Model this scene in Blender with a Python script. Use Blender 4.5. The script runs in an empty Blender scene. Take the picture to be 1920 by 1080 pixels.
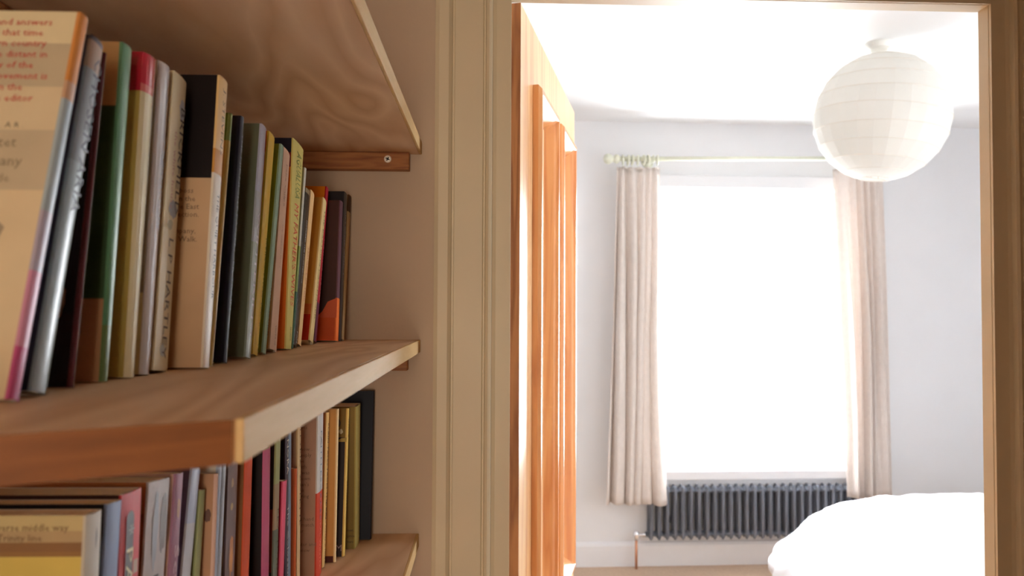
import bpy, bmesh, math, random
from mathutils import Vector, Matrix, noise as mnoise
random.seed(7)
sc = bpy.context.scene
C = sc.collection

# ---------------------------------------------------------------- camera
F = 1440.0                      # focal length in pixels of the 1920 px frame
CAMZ = 1.45
cam_loc = Vector((0, 0, CAMZ))
ya, pb_, rl = math.atan(43 / F), math.atan(40 / F), math.radians(0.27)
fw = Vector((math.sin(ya) * math.cos(pb_), math.cos(ya) * math.cos(pb_), math.sin(pb_)))
r0 = Vector((math.cos(ya), -math.sin(ya), 0)); u0 = r0.cross(fw)
rr = r0 * math.cos(rl) + u0 * math.sin(rl)
uu = -r0 * math.sin(rl) + u0 * math.cos(rl)
cd = bpy.data.cameras.new('camera'); cam = bpy.data.objects.new('camera', cd); C.objects.link(cam)
cd.sensor_width = 36; cd.lens = 27
cd.dof.use_dof = True; cd.dof.focus_distance = 0.98; cd.dof.aperture_fstop = 8.0
cd.clip_start = 0.02; cd.clip_end = 60
cam.matrix_world = Matrix(((rr.x, uu.x, -fw.x, 0), (rr.y, uu.y, -fw.y, 0), (rr.z, uu.z, -fw.z, CAMZ), (0, 0, 0, 1)))
sc.camera = cam

# ---------------------------------------------------------------- world, lights, exposure
SKY = 33.0
world = bpy.data.worlds.new('world'); sc.world = world; world.use_nodes = True
bg = world.node_tree.nodes['Background']; bg.inputs[0].default_value = (0.93, 0.965, 1.0, 1); bg.inputs[1].default_value = SKY
def area(name, loc, target, sx, sy, power, col, portal=False):
    l = bpy.data.lights.new(name, 'AREA'); l.shape = 'RECTANGLE'; l.size = sx; l.size_y = sy
    l.energy = power; l.color = col
    o = bpy.data.objects.new(name, l); C.objects.link(o); o.location = loc
    o.rotation_euler = (Vector(target) - Vector(loc)).to_track_quat('-Z', 'Y').to_euler()
    if name.startswith('bedroom'): l.spread = math.radians(115)
    if portal: l.cycles.is_portal = True
    return o
hall_rear = area('hall_rear_light', (0.02, -1.98, 1.35), (0.02, 1.2, 1.45), 0.5, 1.5, 27.0, (1.0, 0.86, 0.68))  # unseen area light behind the camera, lights the hall side
area('bedroom_side_fill_light', (3.40, 1.95, 1.45), (0.3, 1.95, 1.45), 0.8, 1.4, 27, (0.93, 0.97, 1.0))  # added fill light for the door and bedroom, no window modelled here
sc.view_settings.view_transform = 'Standard'; sc.view_settings.look = 'None'
sc.view_settings.gamma = 1; sc.view_settings.use_curve_mapping = False
sc.view_settings.exposure = 0.0
sc.cycles.max_bounces = 10; sc.cycles.diffuse_bounces = 7; sc.cycles.sample_clamp_indirect = 8

# ---------------------------------------------------------------- unprojection (real positions on real planes)
def ray(px, py): return fw + rr * ((px - 960) / F) + uu * ((540 - py) / F)
def at_y(px, py, y): d = ray(px, py); return cam_loc + d * (y / d.y)
def at_x(px, py, x): d = ray(px, py); return cam_loc + d * (x / d.x)
def at_z(px, py, z): d = ray(px, py); return cam_loc + d * ((z - CAMZ) / d.z)

# ---------------------------------------------------------------- materials
def srgb(c):
    return tuple((v / 255 / 12.92 if v / 255 <= 0.04045 else ((v / 255 + 0.055) / 1.055) ** 2.4) for v in c)
MC = {}
def new_mat(name):
    m = bpy.data.materials.new(name); m.use_nodes = True
    return m, m.node_tree, m.node_tree.nodes['Principled BSDF']
def paint(c, rough=0.5, var=0.05, scale=14, bump=0.0, name='paint', spec=0.5, trans=0.0, bscale=180):
    """painted / printed / plastic surface with a little procedural mottling"""
    key = (name, tuple(c), rough, var, scale, bump, spec, trans)
    if key in MC: return MC[key]
    m, nt, p = new_mat(name); n, L = nt.nodes, nt.links
    tc = n.new('ShaderNodeTexCoord'); nz = n.new('ShaderNodeTexNoise'); nz.inputs['Scale'].default_value = scale; nz.inputs['Detail'].default_value = 5
    L.new(tc.outputs['Object'], nz.inputs['Vector'])
    cr = n.new('ShaderNodeValToRGB'); b = srgb(c)
    cr.color_ramp.elements[0].position = 0.3; cr.color_ramp.elements[1].position = 0.7
    cr.color_ramp.elements[0].color = tuple(v * (1 - var) for v in b) + (1,)
    cr.color_ramp.elements[1].color = tuple(min(1, v * (1 + var)) for v in b) + (1,)
    L.new(nz.outputs['Fac'], cr.inputs['Fac']); L.new(cr.outputs['Color'], p.inputs['Base Color'])
    p.inputs['Roughness'].default_value = rough; p.inputs['Specular IOR Level'].default_value = spec
    if bump:
        n2 = n.new('ShaderNodeTexNoise'); n2.inputs['Scale'].default_value = bscale; n2.inputs['Detail'].default_value = 4
        L.new(tc.outputs['Object'], n2.inputs['Vector'])
        bp = n.new('ShaderNodeBump'); bp.inputs['Strength'].default_value = bump; bp.inputs['Distance'].default_value = 0.002
        L.new(n2.outputs['Fac'], bp.inputs['Height']); L.new(bp.outputs['Normal'], p.inputs['Normal'])
    if trans:
        tr = n.new('ShaderNodeBsdfTranslucent'); L.new(cr.outputs['Color'], tr.inputs['Color'])
        mx = n.new('ShaderNodeMixShader'); mx.inputs[0].default_value = trans
        L.new(p.outputs[0], mx.inputs[1]); L.new(tr.outputs[0], mx.inputs[2])
        L.new(mx.outputs[0], n['Material Output'].inputs[0])
    if name == 'book_cover' and rough < .2: p.inputs['Coat Weight'].default_value = 1; p.inputs['Coat Roughness'].default_value = .13
    MC[key] = m; return m
def wood(name, light, dark, stretch=(1, 1, 1), scale=6, rough=0.5, dist=6, amount=1.0, fine=0.25, spec=0.35):
    key = (name,)
    if key in MC: return MC[key]
    m, nt, p = new_mat(name); n, L = nt.nodes, nt.links
    tc = n.new('ShaderNodeTexCoord'); mp = n.new('ShaderNodeMapping'); mp.inputs['Scale'].default_value = stretch
    L.new(tc.outputs['Object'], mp.inputs['Vector'])
    a = n.new('ShaderNodeTexNoise'); a.inputs['Scale'].default_value = scale; a.inputs['Detail'].default_value = 2
    a.inputs['Distortion'].default_value = 0.6
    L.new(mp.outputs[0], a.inputs['Vector'])
    mu = n.new('ShaderNodeMath'); mu.operation = 'MULTIPLY'; mu.inputs[1].default_value = dist; L.new(a.outputs['Fac'], mu.inputs[0])
    fr = n.new('ShaderNodeMath'); fr.operation = 'PINGPONG'; fr.inputs[1].default_value = 0.5; L.new(mu.outputs[0], fr.inputs[0])
    f2 = n.new('ShaderNodeTexNoise'); f2.inputs['Scale'].default_value = scale * 14; f2.inputs['Detail'].default_value = 4
    L.new(mp.outputs[0], f2.inputs['Vector'])
    ad = n.new('ShaderNodeMath'); ad.operation = 'MULTIPLY_ADD'; ad.inputs[1].default_value = fine; L.new(f2.outputs['Fac'], ad.inputs[0]); 
    m3 = n.new('ShaderNodeMath'); m3.operation = 'MULTIPLY'; m3.inputs[1].default_value = 1.6 * amount; L.new(fr.outputs[0], m3.inputs[0])
    L.new(m3.outputs[0], ad.inputs[2])
    cr = n.new('ShaderNodeValToRGB'); cr.color_ramp.elements[0].color = srgb(dark) + (1,); cr.color_ramp.elements[1].color = srgb(light) + (1,)
    cr.color_ramp.elements[0].position = 0.05; cr.color_ramp.elements[1].position = 0.75
    L.new(ad.outputs[0], cr.inputs['Fac']); L.new(cr.outputs['Color'], p.inputs['Base Color'])
    p.inputs['Roughness'].default_value = rough; p.inputs['Specular IOR Level'].default_value = spec
    bp = n.new('ShaderNodeBump'); bp.inputs['Strength'].default_value = 0.06; bp.inputs['Distance'].default_value = 0.001
    L.new(f2.outputs['Fac'], bp.inputs['Height']); L.new(bp.outputs['Normal'], p.inputs['Normal'])
    MC[key] = m; return m
M_wall_hall = paint((200, 180, 160), 0.85, 0.025, 9, 0.12, 'hall_wall_paint')
M_wall_bed = paint((237, 238, 240), 0.85, 0.01, 5, 0.05, 'bedroom_wall_paint')
M_ceil = paint((240, 240, 240), 0.9, 0.01, 5, 0.04, 'ceiling_paint')
M_gloss = paint((218, 204, 176), 0.45, 0.03, 7, 0.05, 'cream_gloss_paint')
M_white = paint((240, 241, 244), 0.35, 0.01, 8, 0, 'white_gloss_paint')
M_ply = wood('birch_plywood', (232, 200, 166), (206, 166, 128), (1.5, 0.40, 1), 3.4, 0.5, 13, 0.75, 0.3)
M_plyedge = wood('shelf_edge_lipping', (220, 188, 138), (206, 172, 120), (1, 0.08, 1), 30, 0.7, 3, 0.5, 0.5, 0.1)
M_cut = wood('dark_shelf_end', (150, 92, 48), (122, 72, 36), (0.3, 0.3, 3), 20, 0.5, 3, 0.6, 0.4)
M_batten = wood('pine_batten', (172, 112, 62), (124, 68, 32), (0.12, 1, 1.2), 55, 0.5, 3, 0.9, 0.3)
M_doorw = wood('waxed_pine_door', (244, 202, 150), (222, 162, 104), (1, 1, 0.07), 22, 0.3, 3, 0.9, 0.3, 0.5)
M_mould_shade = wood('pine_moulding_shaded', (228, 166, 108), (200, 126, 72), (1, 1, 0.07), 26, 0.3, 3, 0.9, 0.3, 0.5)  # same pine as the door, darkened to paint in the mouldings' shade
M_dooredge = wood('pine_door_edge', (176, 118, 70), (126, 74, 38), (1, 1, 0.06), 40, 0.45, 4, 0.9, 0.35)
M_carpet = paint((190, 165, 142), 0.95, 0.08, 60, 0.6, 'beige_carpet', bscale=420)
M_pages = paint((226, 208, 176), 0.8, 0.05, 90, 0.15, 'page_paper', bscale=600)
M_black = paint((24, 20, 22), 0.35, 0.1, 20, 0, 'black_card')
M_chrome, _, _p = new_mat('chrome'); _p.inputs['Metallic'].default_value = 1; _p.inputs['Base Color'].default_value = (.85, .85, .87, 1); _p.inputs['Roughness'].default_value = .22
M_zinc, _, _p = new_mat('zinc_plated'); _p.inputs['Metallic'].default_value = 0.2; _p.inputs['Base Color'].default_value = (.95, .90, .82, 1); _p.inputs['Roughness'].default_value = .35
M_copper, _, _p = new_mat('copper'); _p.inputs['Metallic'].default_value = .8; _p.inputs['Base Color'].default_value = (.55, .27, .16, 1); _p.inputs['Roughness'].default_value = .4
M_rad = paint((88, 92, 102), 0.35, 0.03, 10, 0, 'anthracite_enamel')
M_cream_pole = paint((224, 226, 206), 0.4, 0.04, 20, 0, 'pale_green_pole_paint')
M_curtain = paint((236, 228, 222), 0.9, 0.03, 30, 0.2, 'curtain_linen', 0.1, 0.30, 500)
M_paper = paint((250, 249, 246), 0.8, 0.01, 12, 0.1, 'lantern_paper', 0.2, 0.62, 300)
M_duvet = paint((246, 245, 248), 0.9, 0.01, 8, 0.1, 'white_cotton', 0.1)
M_plastic = paint((240, 238, 232), 0.4, 0.01, 8, 0, 'white_plastic')
M_glass, _nt, _p = new_mat('window_glass')
_t = _nt.nodes.new('ShaderNodeBsdfTransparent'); _g = _nt.nodes.new('ShaderNodeBsdfGlossy'); _g.inputs['Roughness'].default_value = 0.02
_f = _nt.nodes.new('ShaderNodeMixShader'); _f.inputs[0].default_value = 0.05
_nt.links.new(_t.outputs[0], _f.inputs[1]); _nt.links.new(_g.outputs[0], _f.inputs[2]); _nt.links.new(_f.outputs[0], _nt.nodes['Material Output'].inputs[0])

# ---------------------------------------------------------------- mesh helpers
def link(name, bm, mats, parent=None, smooth=False, loc=None, rot=None):
    me = bpy.data.meshes.new(name); bmesh.ops.recalc_face_normals(bm, faces=bm.faces); bm.to_mesh(me); bm.free()
    for m in (mats if isinstance(mats, (list, tuple)) else [mats]): me.materials.append(m)
    if smooth:
        for f in me.polygons: f.use_smooth = True
    o = bpy.data.objects.new(name, me); C.objects.link(o)
    if parent: o.parent = parent
    if loc is not None: o.location = loc
    if rot is not None: o.rotation_euler = rot
    return o
def tag(o, label, cat, group=None, kind=None):
    if label: o['label'] = label
    if cat: o['category'] = cat
    if group: o['group'] = group
    if kind: o['kind'] = kind
    return o
def empty(name, loc, label=None, cat=None, group=None, rot=(0, 0, 0)):
    o = bpy.data.objects.new(name, None); C.objects.link(o); o.location = loc; o.rotation_euler = rot
    o.empty_display_size = 0.05
    return tag(o, label, cat, group)
def box(bm, x0, x1, y0, y1, z0, z1, mi=0, bev=0):
    v = [bm.verts.new((x, y, z)) for z in (z0, z1) for y in (y0, y1) for x in (x0, x1)]
    fs = [(0, 2, 3, 1), (4, 5, 7, 6), (0, 1, 5, 4), (2, 6, 7, 3), (0, 4, 6, 2), (1, 3, 7, 5)]
    out = []
    for f in fs:
        q = bm.faces.new([v[i] for i in f]); q.material_index = mi; out.append(q)
    if bev:
        es = list({e for q in out for e in q.edges})
        bmesh.ops.bevel(bm, geom=es, offset=bev, segments=2, affect='EDGES', profile=0.5)
def prism(bm, pts, z0, z1, axis='z', mi=0):
    """closed outline extruded; axis z: pts (x,y); axis x: pts (y,z); axis y: pts (x,z)"""
    def mk(p, h):
        return (p[0], p[1], h) if axis == 'z' else ((h, p[0], p[1]) if axis == 'x' else (p[0], h, p[1]))
    a = [bm.verts.new(mk(p, z0)) for p in pts]; b = [bm.verts.new(mk(p, z1)) for p in pts]
    n = len(pts); res = []
    for i in range(n):
        f = bm.faces.new((a[i], a[(i + 1) % n], b[(i + 1) % n], b[i])); f.material_index = mi; res.append(f)
    for q in (a[::-1], b):
        f = bm.faces.new(q); f.material_index = mi; res.append(f)
    return res
def tube(bm, path, r, seg=10, mi=0, cap=True):
    pts = [Vector(p) for p in path]; rings = []
    for i, p in enumerate(pts):
        d = (pts[min(i + 1, len(pts) - 1)] - pts[max(i - 1, 0)]).normalized()
        s = Vector((0, 0, 1)) if abs(d.z) < 0.9 else Vector((1, 0, 0))
        a = d.cross(s).normalized(); b = d.cross(a)
        rad = r[i] if isinstance(r, (list, tuple)) else r
        rings.append([bm.verts.new(p + (a * math.cos(t) + b * math.sin(t)) * rad) for t in [2 * math.pi * k / seg for k in range(seg)]])
    for A, B in zip(rings, rings[1:]):
        for k in range(seg):
            f = bm.faces.new((A[k], A[(k + 1) % seg], B[(k + 1) % seg], B[k])); f.material_index = mi
    if cap:
        for q in (rings[0][::-1], rings[-1]):
            f = bm.faces.new(q); f.material_index = mi
def torus(bm, c, R, r, nrm='x', n=20, m=8):
    path = []
    c = Vector(c); rings = []
    for i in range(n):
        t = 2 * math.pi * i / n
        e = {'x': Vector((0, math.cos(t), math.sin(t))), 'z': Vector((math.cos(t), math.sin(t), 0))}[nrm]
        ax = Vector((1, 0, 0)) if nrm == 'x' else Vector((0, 0, 1))
        rings.append([bm.verts.new(c + e * (R + r * math.cos(s)) + ax * r * math.sin(s)) for s in [2 * math.pi * k / m for k in range(m)]])
    for i in range(n):
        A, B = rings[i], rings[(i + 1) % n]
        for k in range(m): bm.faces.new((A[k], A[(k + 1) % m], B[(k + 1) % m], B[k]))
def struct(name, bm, m, **k):
    o = link(name, bm, m, **k); o['kind'] = 'structure'; return o

# ---------------------------------------------------------------- shell
D = 1.18                                  # hall face of the wall with the doorway
WT = 0.025                                # its thickness
TH = math.atan(0.03)                      # far wall is not quite square to the hall
g0 = at_z(1260, 1059, 0.0); YW0 = g0.y - math.tan(TH) * g0.x
ex, ey_ = math.cos(TH), math.sin(TH)
def on_wall(px, py, off=0.0):
    """point on the far wall plane moved off (m) towards the room -> (u, z) in the wall frame"""
    n = Vector((ey_, -ex, 0)); p0 = Vector((0, YW0, 0)) + n * off
    d = ray(px, py); t = (p0 - cam_loc).dot(n) / d.dot(n); p = cam_loc + d * t
    return ((p - Vector((0, YW0, 0))).dot(Vector((ex, ey_, 0))), p.z)
WROT = (0, 0, TH); WLOC = (0, YW0, 0)     # wall frame: x along the wall, -y into the room
CZ = on_wall(1400, 233)[1]                # ceiling height
YE = D + WT                               # bedroom edge of the boarded partition
XL = at_y(957, 500, D).x                  # left reveal
RX = at_y(1838, 500, YE).x                # right reveal
ZHl, ZHr = at_y(975, 5, YE).z, at_y(1838, 23, YE).z   # head reveal (it has sagged a little to the right)
ZHl -= (ZHr - ZHl) / (at_y(1838, 23, YE).x - at_y(975, 5, YE).x) * (at_y(975, 5, YE).x - XL)
HZ = max(ZHl, ZHr)
bx0, bx1, by0 = -0.75, 3.45, D + WT
# floor / ceiling of both rooms
b = bmesh.new(); box(b, bx0 - .1, bx1 + .1, by0 - 0.07, YW0 + .4, -0.05, 0); struct('floor', b, M_carpet)
b = bmesh.new(); box(b, -0.5, 1.06, -2.1, by0 - 0.07, -0.05, 0); struct('floor', b, M_carpet)
b = bmesh.new(); box(b, bx0 - .1, bx1 + .1, by0, YW0 + .4, CZ, CZ + .08); struct('ceiling', b, M_ceil)
b = bmesh.new(); box(b, -0.5, 1.06, -2.1, by0, CZ, CZ + .08); struct('ceiling', b, paint((225, 215, 200), 0.9, 0.02, 5, 0, 'hall_ceiling_paint'))
b = bmesh.new(); box(b, -0.48, -0.40, -2.1, D, 0, CZ); struct('wall_left', b, M_wall_hall)
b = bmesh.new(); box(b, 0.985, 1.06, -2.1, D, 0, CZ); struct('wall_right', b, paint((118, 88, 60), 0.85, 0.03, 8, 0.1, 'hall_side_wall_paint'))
b = bmesh.new(); box(b, 0.235, 0.985, -0.72, -0.62, 0, CZ); struct('wall_back', b, paint((190, 160, 130), 0.85, 0.03, 8, 0.1, 'hall_back_wall_paint'))  # unseen wall jut added to block hall light from the right casing
b = bmesh.new(); box(b, -0.5, 1.06, -2.18, -2.1, 0, CZ); struct('wall_back', b, paint((190, 160, 130), 0.85, 0.03, 8, 0.1, 'hall_back_wall_paint'))
# wall with the doorway: hall-side skin and bedroom-side skin
xw = at_y(815, 400, D).x
lt = 0.03                                 # lining board thickness
for (yy0, yy1, mm) in ((D, D + WT / 2, M_wall_hall), (D + WT / 2, D + WT, M_wall_bed)):
    b = bmesh.new(); X0 = -0.48 if yy0 == D else bx0 - .1; X1 = 1.06 if yy0 == D else bx1 + .1
    box(b, X0, XL - lt, yy0, yy1, 0, CZ); box(b, RX + lt, X1, yy0, yy1, 0, CZ); box(b, XL - lt, RX + lt, yy0, yy1, HZ + lt + .001, CZ)
    struct('wall_front' if yy0 == D else 'wall_near', b, mm)
b = bmesh.new(); box(b, bx0 - .1, bx0, by0, YW0 + .4, 0, CZ); struct('wall_left', b, M_wall_bed)
b = bmesh.new(); box(b, bx1, bx1 + .1, by0, YW0 + .4, 0, CZ); struct('wall_right', b, M_wall_bed)

# door frame -----------------------------------------------------------------
frame = bmesh.new(); fy = D - .003
prism(frame, [(XL - lt, fy), (XL - .0015, fy), (XL, fy + .0015), (XL, YE - .002), (XL - .002, YE + .0005), (XL - lt, YE + .0005)], 0, HZ + .02)
prism(frame, [(RX + lt, fy), (RX + .0015, fy), (RX, fy + .0015), (RX, YE - .002), (RX + .002, YE + .0005), (RX + lt, YE + .0005)], 0, HZ + .02)
prism(frame, [(XL, ZHl), (RX, ZHr), (RX, HZ + .03), (XL, HZ + .03)], fy, YE + .0005, 'y')
df = struct('door_1', frame, M_gloss)
# casings: moulded section extruded upwards (left seen, right and head out of frame / at its edge)
def casing_profile(x_in, x_out, x_lip):
    w = x_in - x_out                       # outline of the moulding, x from outer to inner edge
    s = [(0, 0), (0, .021), (.006 / .09, .024), (.020 / .09, .024), (.0245 / .09, .020), (.0255 / .09, .0165), (.028 / .09, .0165),
         (.029 / .09, .018), (.070 / .09, .018), (.0715 / .09, .0150), (.0735 / .09, .0150), (.075 / .09, .0185), (.079 / .09, .0205), (.083 / .09, .0185), (.0845 / .09, .0095), (1, .008)]
    sg = 1 if x_in > x_out else -1
    return [(x_out + w * a, D - d) for a, d in s] + [(x_lip, D - .008), (x_lip, D - .003), (x_lip - sg * .012, D - .003), (x_lip - sg * .012, D)]
xo = at_y(814, 400, D - .02).x; xi = at_y(930, 400, D - .012).x
b = bmesh.new(); prism(b, casing_profile(xi, xo, XL - .0005), 0, HZ + .13); struct('trim_1', b, M_gloss)
b = bmesh.new(); prism(b, casing_profile(RX + (XL - xi), RX + (XL - xi) + (xi - xo), RX + .0005), 0, HZ + .13); struct('trim_2', b, M_gloss)
b = bmesh.new(); xa, xb = xi, RX + (XL - xi)
prism(b, [(XL, ZHl + .0005), (RX, ZHr + .0005), (xb, HZ + .03), (xa, HZ + .03)], D - .0086, D - .003, 'y')
prism(b, [(xa, HZ + .03), (xb, HZ + .03), (xb, HZ + .045), (xa, HZ + .045)], D - .0205, D - .0005, 'y')
prism(b, [(xa, HZ + .045), (xb, HZ + .045), (xb, HZ + .13), (xa, HZ + .13)], D - .018, D - .0005, 'y')
struct('trim_3', b, M_gloss)

# far wall with window opening ------------------------------------------------
wx0, wz1 = on_wall(1228, 352); wx1, wz0 = on_wall(1604, 888)
wz0 = on_wall(1420, 881)[1]
wt = 0.30
b = bmesh.new(); wl, wr = bx0 - .1, bx1 + .2
box(b, wl, wx0, 0, wt, 0, CZ); box(b, wx1, wr, 0, wt, 0, CZ); box(b, wx0, wx1, 0, wt, 0, wz0); box(b, wx0, wx1, 0, wt, wz1, CZ)
struct('wall_far', b, M_wall_bed, loc=WLOC, rot=WROT)
# window: box frame, sash rails, panes, sill, architrave
win = bmesh.new(); fy0, fy1 = .12, .19
for a in ((wx0, wx0 + .035, wz0, wz1), (wx1 - .035, wx1, wz0, wz1), (wx0 + .035, wx1 - .035, wz1 - .035, wz1), (wx0 + .035, wx1 - .035, wz0, wz0 + .03)):
    box(win, a[0], a[1], fy0, fy1, a[2], a[3], bev=.003)
wo = struct('window_1', win, M_white, loc=WLOC, rot=WROT)
sx0, sx1, sz0, sz1 = wx0 + .035, wx1 - .035, wz0 + .03, wz1 - .035
b = bmesh.new()
for a in ((sx0, sx0 + .03, sz0, sz1), (sx1 - .03, sx1, sz0, sz1), (sx0 + .03, sx1 - .03, sz1 - .03, sz1), (sx0 + .03, sx1 - .03, sz0, sz0 + .03)):
    box(b, a[0], a[1], fy0 + .012, fy1 - .02, a[2], a[3], bev=.003)
link('sash_frame', b, M_white, wo)
b = bmesh.new(); box(b, sx0 + .03, sx1 - .03, .150, .154, sz0 + .03, sz1 - .03); link('pane', b, M_glass, wo)
zs = on_wall(1420, 879)[1]; zs2 = on_wall(1420, 902, .06)[1]
b = bmesh.new(); box(b, wx0 - .05, wx1 + .05, -.05, .0, zs2 + .006, zs, bev=.004); box(b, wx0, wx1, 0, .12, zs - .03, zs - .001)
link('window_sill', b, M_white, wo)
b = bmesh.new(); box(b, wx0 - .03, wx1 + .03, -.022, 0, zs2 - .05, zs2 + .006, bev=.003); link('sill_apron', b, M_white, wo)
b = bmesh.new(); aw = .085
za = on_wall(1400, 331)[1]
box(b, wx0 - aw, wx0 - .002, -.018, 0, zs + .001, wz1 + .0, bev=.003); box(b, wx1 + .002, wx1 + aw, -.018, 0, zs + .001, wz1, bev=.003)
box(b, wx0 - aw, wx1 + aw, -.02, 0, wz1 + .001, za, bev=.003)
link('architrave', b, M_white, wo)
# skirting boards
skz = 0.135
b = bmesh.new(); prism(b, [(0, 0), (-.018, 0), (-.018, skz - .02), (-.012, skz - .006), (-.006, skz), (0, skz)], wl + .1, bx1 - .02, 'x'); struct('baseboard_far', b, M_white, loc=WLOC, rot=WROT)
b = bmesh.new(); box(b, bx1 - .018, bx1, by0, YW0, 0, skz, bev=.004); struct('baseboard_right', b, M_white)
b = bmesh.new(); box(b, bx0, bx0 + .018, by0, YW0 - .03, 0, skz, bev=.004); struct('baseboard_left', b, M_white)

# ---------------------------------------------------------------- bedroom door (open leaf)
dz1 = at_y(977, 5, 1.232).z
p1 = at_y(976.5, 5, 1.232)
# far top corner on the same height
d2 = ray(1077, 211); t2 = (dz1 - CAMZ) / d2.z; p2 = cam_loc + d2 * t2
dv = Vector((p2.x - p1.x, p2.y - p1.y, 0)); DW = dv.length; dang = math.atan2(dv.y, dv.x)
door = empty('panelled_door', (p1.x, p1.y, 0.008), 'open pine door with tall recessed panels, just inside the doorway', 'door', rot=(0, 0, dang))
DT = 0.038; DH = dz1 - 0.008
# local: x along the leaf, +y = hidden back side, -y = visible face (towards the window side)
pan = [(.125, .335), (.415, .625)]        # panel openings
if False: pan = [(.122 * DW / .753, .298 * DW / .753), (.390 * DW / .753, (.753 - .146) * DW / .753)]
pz = [(DH - .113 - .99, DH - .111), (.22, DH - .113 - .99 - .19)]
M = M_doorw
def part(nm, *bs, mat=M, bev=.0):
    b = bmesh.new()
    for q in bs: box(b, *q, bev=bev)
    return link(nm, b, mat, door)
part('stile', (0.0015, pan[0][0], 0, DT, 0, DH)); part('stile', (pan[1][1], DW, 0, DT, 0, DH))
b = bmesh.new(); box(b, 0, 0.0015, 0, DT, 0, DH); o = link('edge_strip', b, M_dooredge, door); o['label'] = 'darker brown grained edge of the door'
part('rail', (pan[0][0], pan[1][1], 0, DT, pz[0][1], DH)); part('rail', (pan[0][0], pan[1][1], 0, DT, pz[1][1], pz[0][0])); part('rail', (pan[0][0], pan[1][1], 0, DT, 0, pz[1][0]))
for zz in pz: part('muntin', (pan[0][1], pan[1][0], 0, DT, zz[0], zz[1]))
def moulding(b, x0, x1, z0, z1):
    # raised bolection moulding running round a panel, mitred, section (inset, out) where out>0 stands proud of the face
    sec = [(-.010, 0), (-.010, .010), (-.004, .016), (.004, .016), (.008, .010), (.012, .006), (.018, -.002), (.024, -.010), (.026, -.012), (0, -.012), (0, 0)]
    rings = []
    for ins, out in sec:
        rings.append([b.verts.new((x0 + ins, -out, z0 + ins)), b.verts.new((x1 - ins, -out, z0 + ins)), b.verts.new((x1 - ins, -out, z1 - ins)), b.verts.new((x0 + ins, -out, z1 - ins))])
    for A, B in zip(rings, rings[1:]):
        for k in range(4): b.faces.new((A[k], A[(k + 1) % 4], B[(k + 1) % 4], B[k]))
for xx in pan:
    for zz in pz:
        part('panel', (xx[0] - .0, xx[1] + .0, .012, DT - .012, zz[0], zz[1]))
        b = bmesh.new(); moulding(b, xx[0], xx[1], zz[0], zz[1]); link('panel_moulding', b, M_mould_shade, door)
# ---------------------------------------------------------------- shelves
SX = at_y(788.5, 640, D).x
ZM = at_y(788, 637, D).z; ZMb = at_y(788, 660.5, D).z
ZL = at_y(788, 1000, D).z; ZU = at_y(779, 290, D).z
TH_S = ZM - ZMb
XB = -0.40
shz = {}
def shelf(zt, label, clip=True):
    e = empty('shelf_board', (0, 0, zt - TH_S), label, 'shelf', 'plywood shelves in the alcove')
    y0 = at_x(457, 785, SX).y
    q = at_z(0, 815, ZM)
    sl = (q.y - y0) / (q.x - SX)
    yb = y0 + sl * (XB - SX)
    lp = 0.004
    b = bmesh.new()
    prism(b, [(SX - lp, y0 + sl * -lp), (SX - lp, D - .001), (XB + .001, D - .001), (XB + .001, yb)], 0, TH_S)
    # cut end gets a darker orange-brown wood
    o = link('board', b, [M_ply, M_cut], e)
    for f in o.data.polygons:
        n = f.normal
        if n.y < -0.5 and abs(n.z) < .1: f.material_index = 1
    b = bmesh.new(); box(b, SX - lp, SX, y0 + .0005, D - .0012, 0, TH_S, bev=.0008); link('front_lipping', b, M_plyedge, e)
    return e
sh_u = shelf(ZU + TH_S, 'topmost plywood shelf, seen from below, nothing on it in view')
sh_m = shelf(ZM, 'middle plywood shelf with pale front edge holding the upper row of books')
sh_l = shelf(ZL, 'lowest plywood shelf, its right corner showing, holding the lower row of books')
BH = 0.0265
bxe = at_y(767, 300, D - .02).x
def batten(ztop, label, screw=True):
    e = empty('shelf_batten', (bxe, D, ztop - BH), label, 'batten', 'pine battens under the shelves')
    b = bmesh.new(); box(b, XB - bxe + .022, 0, -.020, -.0005, 0, BH - .0003, bev=.0012); link('batten_strip', b, M_batten, e)
    s = empty('screw', (at_y(727, 298, D - .02).x - bxe, -.020, at_y(727, 298, D - .02).z - (ZU - BH))); s.parent = e
    b = bmesh.new()
    R = .0056; ring = []
    prof = [(R * 1.0, 0), (R, -.0006), (R * .75, -.0013), (R * .3, -.0014)]
    tube(b, [(0, p[1], 0) for p in prof], [p[0] for p in prof], 20)
    link('screw_head', b, M_zinc, s, False)
    b = bmesh.new()
    for a in (math.pi / 4 + .3, -math.pi / 4 + .3):
        c, sn = math.cos(a), math.sin(a); w, l = R * .17, R * .55
        pts = [(-l, -w), (l, -w), (l, w), (-l, w)]
        prism(b, [(c * x - sn * z, sn * x + c * z) for x, z in pts], -.00165, -.0012, 'y')
    link('cross_recess', b, M_black, s)
    return e
batten(ZU - .0002, 'pine batten with a bright cross-head screw under the topmost shelf')
batten(ZMb - .0002, 'pine batten tip just showing under the middle shelf by the end wall')
batten(ZL - TH_S - .0002, 'pine batten under the lowest shelf, below the right corner')
for zt, lb in ((ZU, 'topmost'), (ZMb, 'middle'), (ZL - TH_S, 'lowest')):
    b = bmesh.new(); box(b, XB + .0005, XB + .0205, .30, D - .0005, zt - BH, zt - .0003, bev=.0012)
    tag(link('shelf_batten', b, M_batten), 'long pine batten along the left wall under the %s shelf' % lb, 'batten', 'pine battens along the left wall')

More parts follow.
